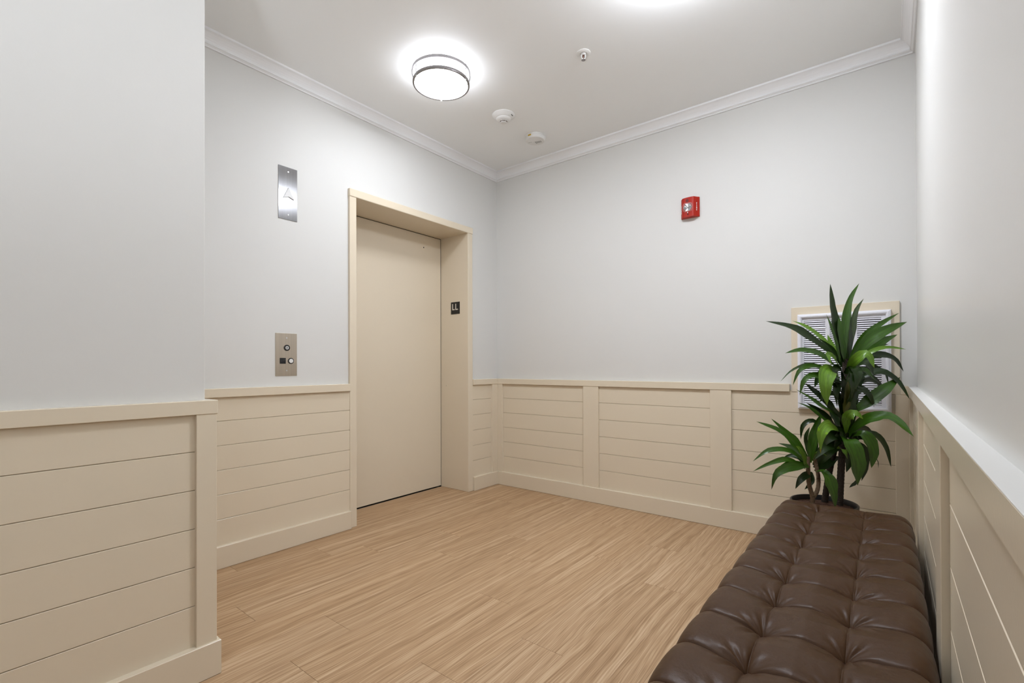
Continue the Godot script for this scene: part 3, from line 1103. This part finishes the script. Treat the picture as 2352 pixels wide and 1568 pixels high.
func cane_of(o: Node3D, pts: Array, r: float, m: Material) -> MeshInstance3D:
	var st := new_st()
	var path := []
	var rad := []
	var c := Curve3D.new()
	c.bake_interval = 0.004
	for i in pts.size():
		var t: Vector3 = (pts[mini(i + 1, pts.size() - 1)] - pts[maxi(i - 1, 0)]) / 6.0
		c.add_point(pts[i] / 100.0, -t / 100.0, t / 100.0)
	var n := int(c.get_baked_length() / 0.006)
	for i in n + 1:
		path.append(c.sample_baked(c.get_baked_length() * i / n, true))
		rad.append(r * (1.0 + (0.07 if i % 3 == 0 else 0.0) - 0.12 * i / n))
	tube(st, path, rad, 12)
	return add("cane", st, m, o)

func build_plant() -> void:
	var o := thing("potted_plant", "tall green corn plant with long arching leaves in a black pot behind the bench", "plant", V(2.508, 0, 0.42))
	o.rotation.y = 0.663593
	var st := new_st()
	lathe(st, [Vector2(0, 0.0), Vector2(0.108, 0.0), Vector2(0.112, 0.006), Vector2(0.142, 0.335), Vector2(0.1475, 0.338), Vector2(0.1485, 0.353), Vector2(0.1465, 0.3555), Vector2(0.1415, 0.3555), Vector2(0.139, 0.352), Vector2(0.136, 0.32), Vector2(0, 0.32)], 64)
	add("pot", st, mat.pot, o)
	st = new_st()
	lathe(st, [Vector2(0, 0.326), Vector2(0.1365, 0.326), Vector2(0.1365, 0.330), Vector2(0.09, 0.337), Vector2(0.04, 0.341), Vector2(0, 0.342)], 48)
	add("soil", st, mat.soil, o)
	var top: Node3D = cane_of(o, [V(7.9, 32.5, 0), V(9.0, 51.4, 0), V(10.2, 69.1, 0), V(11.2, 91.2, 0), V(11.8, 108.0, 0)], 0.0165, mat.bark_dark)
	var mid: Node3D = cane_of(o, [V(3.6, 32.5, -5), V(6.1, 48.1, -5), V(7.6, 60.8, -3), V(9.6, 73.5, -0.5)], 0.0150, mat.bark_dark)
	var low: Node3D = cane_of(o, [V(-9.5, 32.5, 6), V(-9.4, 39.4, 6), V(-10.6, 47.2, 5), V(-9.6, 59.0, 3)], 0.0105, mat.bark)
	var fork := cane_of(o, [V(-9.3, 38.8, 6), V(-6.2, 43.0, 5), V(-4.5, 49.0, 3), V(-5.2, 58.1, 1)], 0.0095, mat.bark)
	leaf(top, 9.5, 106.2, 1.0, 5.6, 118.7, 3.0, 2.6, 133.9, 4.0, 2.1, 145.8, 3.0, 5.8, 0)
	leaf(top, 11.1, 107.1, 0.0, 11.9, 122.2, -1.0, 15.2, 137.5, -2.0, 21.8, 147.2, -4.0, 4.1, 1)
	leaf(top, 14.3, 107.1, -2.0, 17.6, 121.3, -4.0, 21.4, 132.8, -6.0, 26.3, 139.7, -7.0, 3.7, 4)
	leaf(top, 6.8, 106.6, 3.0, 3.4, 116.4, 5.0, 0.4, 123.9, 6.0, -2.0, 130.2, 6.0, 2.6, 1)
	leaf(top, 6.0, 108.4, 2.0, -5.7, 116.2, 5.0, -18.0, 123.5, 6.0, -31.5, 126.9, 5.0, 4.7, 0)
	leaf(top, 8.5, 109.4, -2.0, 3.6, 118.0, -5.0, -2.4, 124.6, -8.0, -9.6, 128.5, -10.0, 3.7, 2)
	leaf(top, 6.4, 102.3, 3.0, -5.6, 109.8, 8.0, -16.4, 112.4, 10.0, -24.9, 110.7, 10.0, 4.3, 1)
	leaf(top, 12.2, 106.2, 1.0, 17.7, 117.1, 2.0, 26.5, 124.6, 2.0, 39.2, 131.4, -0.0, 3.4, 1)
	leaf(top, 11.9, 105.5, 3.0, 18.4, 116.9, 6.0, 27.4, 122.4, 7.0, 38.2, 126.2, 6.0, 6.5, 1)
	leaf(top, 13.2, 104.9, 2.0, 19.6, 111.4, 3.0, 28.0, 116.5, 2.0, 38.2, 120.3, 0.0, 5.2, 1)
	leaf(top, 10.0, 102.7, 4.0, 15.4, 110.4, 10.0, 22.4, 113.4, 12.0, 32.7, 112.4, 12.0, 2.4, 2)
	leaf(top, 12.6, 103.1, 2.0, 22.8, 109.8, 5.0, 32.1, 108.3, 5.0, 37.9, 101.5, 4.0, 4.1, 0)
	leaf(top, 8.9, 101.8, 5.0, 8.2, 107.6, 12.0, 10.7, 110.2, 16.0, 13.4, 103.4, 17.0, 5.2, 2)
	leaf(top, 6.3, 101.9, 5.0, -2.3, 108.3, 12.0, -7.2, 109.9, 15.0, -6.9, 104.9, 17.0, 5.2, 2)
	leaf(top, 10.0, 100.5, 4.0, 11.8, 105.3, 10.0, 13.8, 104.9, 13.0, 15.3, 99.8, 14.0, 5.2, 0)
	leaf(top, 11.6, 104.9, 0.0, 7.8, 115.4, 3.0, 6.1, 124.0, 4.0, 6.1, 130.3, 3.0, 4.7, 1)
	leaf(top, 13.8, 104.0, -2.0, 15.1, 115.6, -3.0, 16.8, 124.3, -5.0, 18.2, 131.5, -5.0, 4.3, 0)
	leaf(top, 13.4, 103.3, -4.0, 11.9, 113.7, -10.0, 11.7, 119.6, -13.0, 11.9, 121.3, -14.0, 4.7, 2)
	leaf(top, 7.5, 98.3, 2.0, -5.8, 104.3, 5.0, -14.9, 102.8, 6.0, -18.2, 94.8, 5.0, 3.2, 1)
	leaf(top, 8.0, 99.6, 0.0, -4.8, 105.4, 0.0, -14.8, 102.8, 0.0, -21.7, 96.4, -0.0, 1.7, 4)
	leaf(top, 5.9, 93.1, 3.0, -7.8, 99.8, 8.0, -14.8, 97.7, 9.0, -16.6, 90.0, 8.0, 3.7, 1)
	leaf(top, 3.9, 99.7, 6.0, -5.1, 102.8, 13.0, -9.2, 96.2, 16.0, -7.8, 85.6, 15.0, 8.0, 2)
	leaf(top, 8.0, 78.7, 3.0, 0.3, 84.0, 6.0, -7.4, 90.4, 8.0, -14.2, 96.2, 8.0, 6.2, 0)
	leaf(top, 10.9, 94.4, -3.0, 8.9, 100.6, -8.0, 5.2, 99.4, -10.0, 2.1, 93.2, -10.0, 5.2, 0)
	leaf(top, 13.2, 97.4, 1.0, 23.5, 103.5, 2.0, 29.9, 100.9, 2.0, 31.8, 94.9, 2.0, 3.7, 0)
	leaf(top, 13.2, 95.7, 2.0, 23.3, 101.8, 6.0, 30.3, 97.6, 9.0, 34.6, 88.1, 11.5, 3.9, 0)
	leaf(top, 11.2, 81.0, 4.0, 15.7, 86.0, 8.0, 23.5, 92.3, 9.0, 32.9, 98.8, 8.0, 6.7, 1)
	leaf(top, 10.7, 95.3, 3.0, 17.6, 99.2, 4.0, 23.1, 98.3, 4.0, 28.0, 93.9, 4.0, 3.4, 0)
	leaf(top, 5.3, 78.9, 5.0, -7.7, 85.1, 11.0, -14.2, 89.4, 12.0, -20.9, 93.2, 12.0, 2.4, 1)
	leaf(top, 7.6, 100.6, 5.0, 8.4, 104.0, 10.0, 8.3, 100.3, 13.0, 7.4, 93.4, 13.0, 5.2, 0)
	leaf(top, 15.4, 92.8, -3.0, 26.1, 97.1, -6.0, 34.0, 95.2, -8.0, 38.6, 89.9, -9.0, 3.2, 0)
	leaf(top, 8.1, 77.9, 4.0, 7.7, 86.1, 6.0, 7.4, 92.6, 7.0, 7.9, 97.1, 7.0, 5.4, 5)
	leaf(top, 12.7, 76.8, -0.0, 16.9, 87.7, -2.0, 20.5, 94.3, -3.0, 24.7, 98.1, -4.0, 3.9, 0)
	leaf(top, 8.7, 90.2, 2.0, 3.4, 94.8, 6.0, -0.5, 99.8, 8.0, -3.3, 102.4, 9.0, 3.9, 0)
	leaf(top, 12.6, 84.3, -3.0, 21.2, 89.6, -8.0, 28.6, 91.7, -11.0, 32.8, 87.7, -12.0, 3.9, 0)
	leaf(top, 10.5, 91.3, 2.0, 5.0, 95.8, 5.0, 1.2, 91.6, 8.0, 1.8, 84.2, 8.0, 4.3, 0)
	leaf(top, 9.2, 95.7, 2.0, 0.4, 97.6, 7.0, -4.6, 94.9, 9.0, -7.2, 88.5, 9.0, 4.1, 0)
	leaf(top, 11.0, 98.3, 2.0, 13.4, 102.3, 6.0, 16.2, 101.9, 8.0, 20.9, 97.1, 8.0, 4.1, 1)
	leaf(top, 10.7, 90.2, 3.0, 12.5, 93.3, 8.0, 15.9, 90.6, 10.0, 18.4, 84.3, 10.0, 4.3, 0)
	leaf(top, 8.0, 85.9, 3.0, 0.3, 90.6, 8.0, -4.9, 90.7, 10.0, -8.3, 86.5, 10.0, 3.9, 0)
	leaf(top, 9.0, 82.7, 4.0, 8.9, 90.5, 8.0, 10.0, 93.8, 10.0, 13.5, 93.2, 11.0, 3.9, 0)
	leaf(top, 8.7, 99.0, 4.0, 1.6, 103.4, 10.0, -2.6, 102.4, 13.0, -4.1, 96.2, 14.0, 4.3, 0)
	leaf(top, 8.9, 96.9, 5.0, 6.9, 101.3, 10.0, 6.2, 99.2, 13.0, 5.3, 88.8, 13.0, 4.7, 0)
	leaf(top, 11.8, 102.2, -1.0, 7.6, 110.7, -2.0, 3.9, 115.7, -3.0, 0.1, 118.9, -4.0, 3.2, 0)
	leaf(top, 14.7, 103.3, -1.0, 22.9, 110.0, -3.0, 31.2, 114.5, -5.0, 38.7, 115.7, -6.0, 3.4, 0)
	leaf(mid, 8.8, 72.8, 3.0, 3.9, 78.7, 7.0, 0.4, 82.1, 9.0, -1.7, 85.4, 10.0, 4.7, 0)
	leaf(mid, 9.4, 68.6, 4.0, 8.8, 67.2, 9.0, 8.0, 62.2, 11.0, 6.5, 55.9, 11.0, 5.2, 0)
	leaf(top, 8.4, 69.1, 3.0, 7.3, 77.9, 4.0, 5.6, 86.0, 5.0, 4.3, 93.0, 5.0, 5.4, 0)
	leaf(top, 10.5, 68.4, 3.0, 10.4, 77.3, 4.5, 11.2, 84.9, 5.0, 12.3, 91.4, 5.0, 5.4, 0)
	leaf(top, 9.1, 77.9, 3.5, 8.1, 88.2, 4.5, 6.8, 95.8, 5.5, 5.2, 102.7, 6.0, 5.4, 0)
	leaf(top, 10.6, 84.3, 3.0, 10.3, 93.6, 4.5, 10.8, 100.1, 5.0, 11.8, 106.2, 5.0, 4.9, 1)
	leaf(mid, 9.4, 66.5, 3.0, 2.4, 70.1, 7.0, -3.3, 69.1, 9.0, -6.7, 63.6, 9.0, 5.8, 0)
	leaf(mid, 9.8, 66.2, 4.0, 11.6, 70.4, 9.0, 16.2, 68.4, 10.0, 20.6, 63.7, 10.0, 5.4, 0)
	leaf(mid, 9.2, 64.7, 3.0, 5.8, 70.0, 6.0, 2.4, 73.3, 7.0, -2.0, 72.4, 8.0, 5.4, 0)
	leaf(mid, 11.2, 64.5, 2.0, 9.5, 62.4, 6.0, 8.3, 57.2, 7.0, 6.7, 51.9, 7.0, 4.7, 0)
	leaf(mid, 6.9, 71.6, 2.0, -0.6, 78.1, 5.0, -6.2, 82.5, 6.0, -12.2, 86.2, 6.0, 4.9, 0)
	leaf(mid, 5.1, 71.4, 4.0, -6.4, 79.4, 9.0, -14.0, 84.5, 11.0, -19.7, 86.8, 11.0, 2.8, 1)
	leaf(mid, 8.3, 70.9, 5.0, 5.2, 78.6, 10.0, 6.9, 81.9, 13.0, 10.1, 79.0, 14.0, 6.0, 2)
	leaf(mid, 10.3, 70.7, 4.0, 13.1, 78.8, 12.0, 17.3, 80.7, 22.0, 17.6, 73.4, 34.0, 5.8, 1)
	leaf(mid, 13.0, 68.9, 2.0, 20.3, 71.2, 6.0, 25.2, 65.5, 8.0, 28.1, 54.6, 8.0, 3.4, 0)
	leaf(mid, 9.6, 69.8, 5.0, 12.3, 71.5, 11.0, 15.6, 64.7, 13.0, 15.4, 55.1, 12.0, 6.9, 1)
	leaf(mid, 5.4, 68.9, 6.0, 3.8, 68.6, 14.0, 5.1, 60.3, 17.0, 5.8, 47.7, 16.0, 9.5, 1)
	leaf(mid, 5.7, 71.5, 5.0, -5.3, 76.0, 13.0, -11.2, 72.5, 16.0, -11.7, 62.8, 16.0, 6.0, 3)
	leaf(mid, 6.5, 66.4, 4.0, -2.7, 65.7, 9.0, -7.8, 63.4, 11.0, -11.6, 58.9, 11.0, 4.9, 0)
	leaf(mid, 3.0, 63.5, 6.0, 2.6, 64.2, 10.0, 2.9, 62.4, 12.0, 3.9, 59.3, 12.0, 3.2, 2)
	leaf(mid, 1.6, 72.4, 0.0, -4.2, 76.4, -2.0, -8.5, 73.6, -3.0, -9.6, 66.7, -3.0, 2.8, 0)
	leaf(mid, 15.3, 66.4, 0.0, 20.3, 62.6, 1.0, 20.6, 53.8, 1.0, 18.6, 46.1, 1.0, 3.9, 0)
	leaf(mid, 16.9, 62.9, 9.0, 18.7, 59.9, 10.0, 20.1, 57.8, 10.0, 20.3, 54.4, 10.0, 0.6, 0)
	leaf(mid, 17.4, 47.0, 0.0, 16.0, 44.8, 0.0, 14.7, 43.9, 0.0, 13.1, 42.6, -0.0, 1.7, 0)
	leaf(mid, 13.6, 68.8, -2.0, 18.1, 77.2, -6.0, 21.8, 82.6, -9.0, 26.3, 87.1, -11.0, 5.2, 0)
	leaf(mid, 11.8, 68.8, -2.0, 11.9, 76.0, -7.0, 11.0, 80.3, -10.0, 10.8, 83.6, -12.0, 4.7, 0)
	leaf(mid, 14.8, 67.5, -3.0, 24.0, 71.3, -8.0, 30.8, 70.9, -11.0, 35.0, 67.2, -12.0, 4.3, 0)
	leaf(mid, 10.1, 67.2, 2.0, 7.3, 70.0, 6.0, 2.7, 69.2, 8.0, -0.5, 64.0, 9.0, 5.2, 0)
	leaf(low, -9.6, 56.0, 3.0, -16.5, 63.8, 5.0, -24.4, 72.1, 5.0, -36.0, 76.8, 4.0, 3.9, 1)
	leaf(low, -7.3, 55.9, 0.0, -12.6, 64.7, 0.0, -18.8, 71.2, -1.0, -25.3, 77.6, -2.0, 4.3, 1)
	leaf(low, -11.6, 56.3, 4.0, -21.9, 62.9, 8.0, -32.5, 63.3, 9.0, -39.9, 57.6, 8.0, 3.2, 1)
	leaf(low, -12.2, 53.4, 5.0, -23.7, 59.0, 10.0, -33.7, 57.5, 12.0, -41.9, 53.6, 12.0, 2.8, 1)
	leaf(low, -11.1, 54.9, 6.0, -23.8, 56.0, 13.0, -32.6, 53.4, 16.0, -35.1, 45.8, 16.0, 4.9, 6)
	leaf(low, -9.4, 54.5, 4.0, -19.2, 56.2, 8.0, -26.9, 54.1, 10.0, -31.6, 47.8, 10.0, 4.7, 1)
	leaf(low, -10.3, 52.8, 4.0, -14.9, 59.6, 8.0, -17.8, 63.8, 10.0, -20.5, 65.7, 11.0, 5.4, 2)
	leaf(low, -8.1, 55.8, 2.0, -7.4, 65.2, 3.0, -5.6, 72.8, 3.0, -2.1, 80.6, 2.0, 5.2, 1)
	leaf(low, -4.8, 55.0, -2.0, -5.5, 61.8, -4.0, -5.9, 67.3, -5.0, -3.0, 72.8, -6.0, 3.2, 4)
	leaf(low, -7.5, 51.0, 3.0, -12.2, 50.6, 6.0, -16.6, 48.5, 8.0, -19.0, 44.1, 8.0, 3.9, 0)
	leaf(low, -5.9, 51.9, 4.0, -4.9, 52.4, 9.0, -3.5, 45.7, 12.0, -2.1, 36.0, 12.0, 6.5, 1)
	leaf(low, -4.7, 52.8, 0.0, -2.0, 58.0, 2.0, 1.8, 61.7, 3.0, 7.4, 63.2, 3.0, 5.2, 0)
	leaf(low, -3.6, 50.8, -1.0, 2.8, 54.1, -2.0, 7.5, 56.6, -3.0, 12.2, 57.3, -4.0, 4.7, 0)
	leaf(low, -8.7, 55.6, 5.0, -9.5, 61.1, 9.0, -8.2, 62.3, 11.0, -5.3, 60.8, 11.0, 2.6, 2)
	leaf(low, -7.9, 56.4, -2.0, -9.9, 60.6, -6.0, -13.3, 62.5, -8.0, -17.2, 63.6, -10.0, 3.0, 4)
	leaf(low, -4.3, 55.9, -2.0, -1.5, 62.7, -5.0, 0.7, 68.1, -7.0, 3.2, 72.0, -8.0, 3.9, 0)
	leaf(low, -7.0, 53.2, -2.0, -9.6, 57.1, -5.0, -11.9, 57.5, -8.0, -14.9, 55.7, -10.0, 3.0, 0)
	leaf(low, -3.2, 53.5, -3.0, 2.5, 59.0, -7.0, 6.6, 63.2, -9.0, 10.0, 65.8, -10.0, 3.9, 0)
	leaf(low, -10.8, 55.0, 2.0, -15.2, 54.3, 5.0, -19.4, 53.5, 7.0, -23.4, 52.4, 8.0, 2.1, 0)
	leaf(low, -6.0, 50.6, 0.0, -6.9, 47.5, 2.0, -8.8, 45.1, 3.0, -11.5, 42.5, 3.0, 2.6, 0)
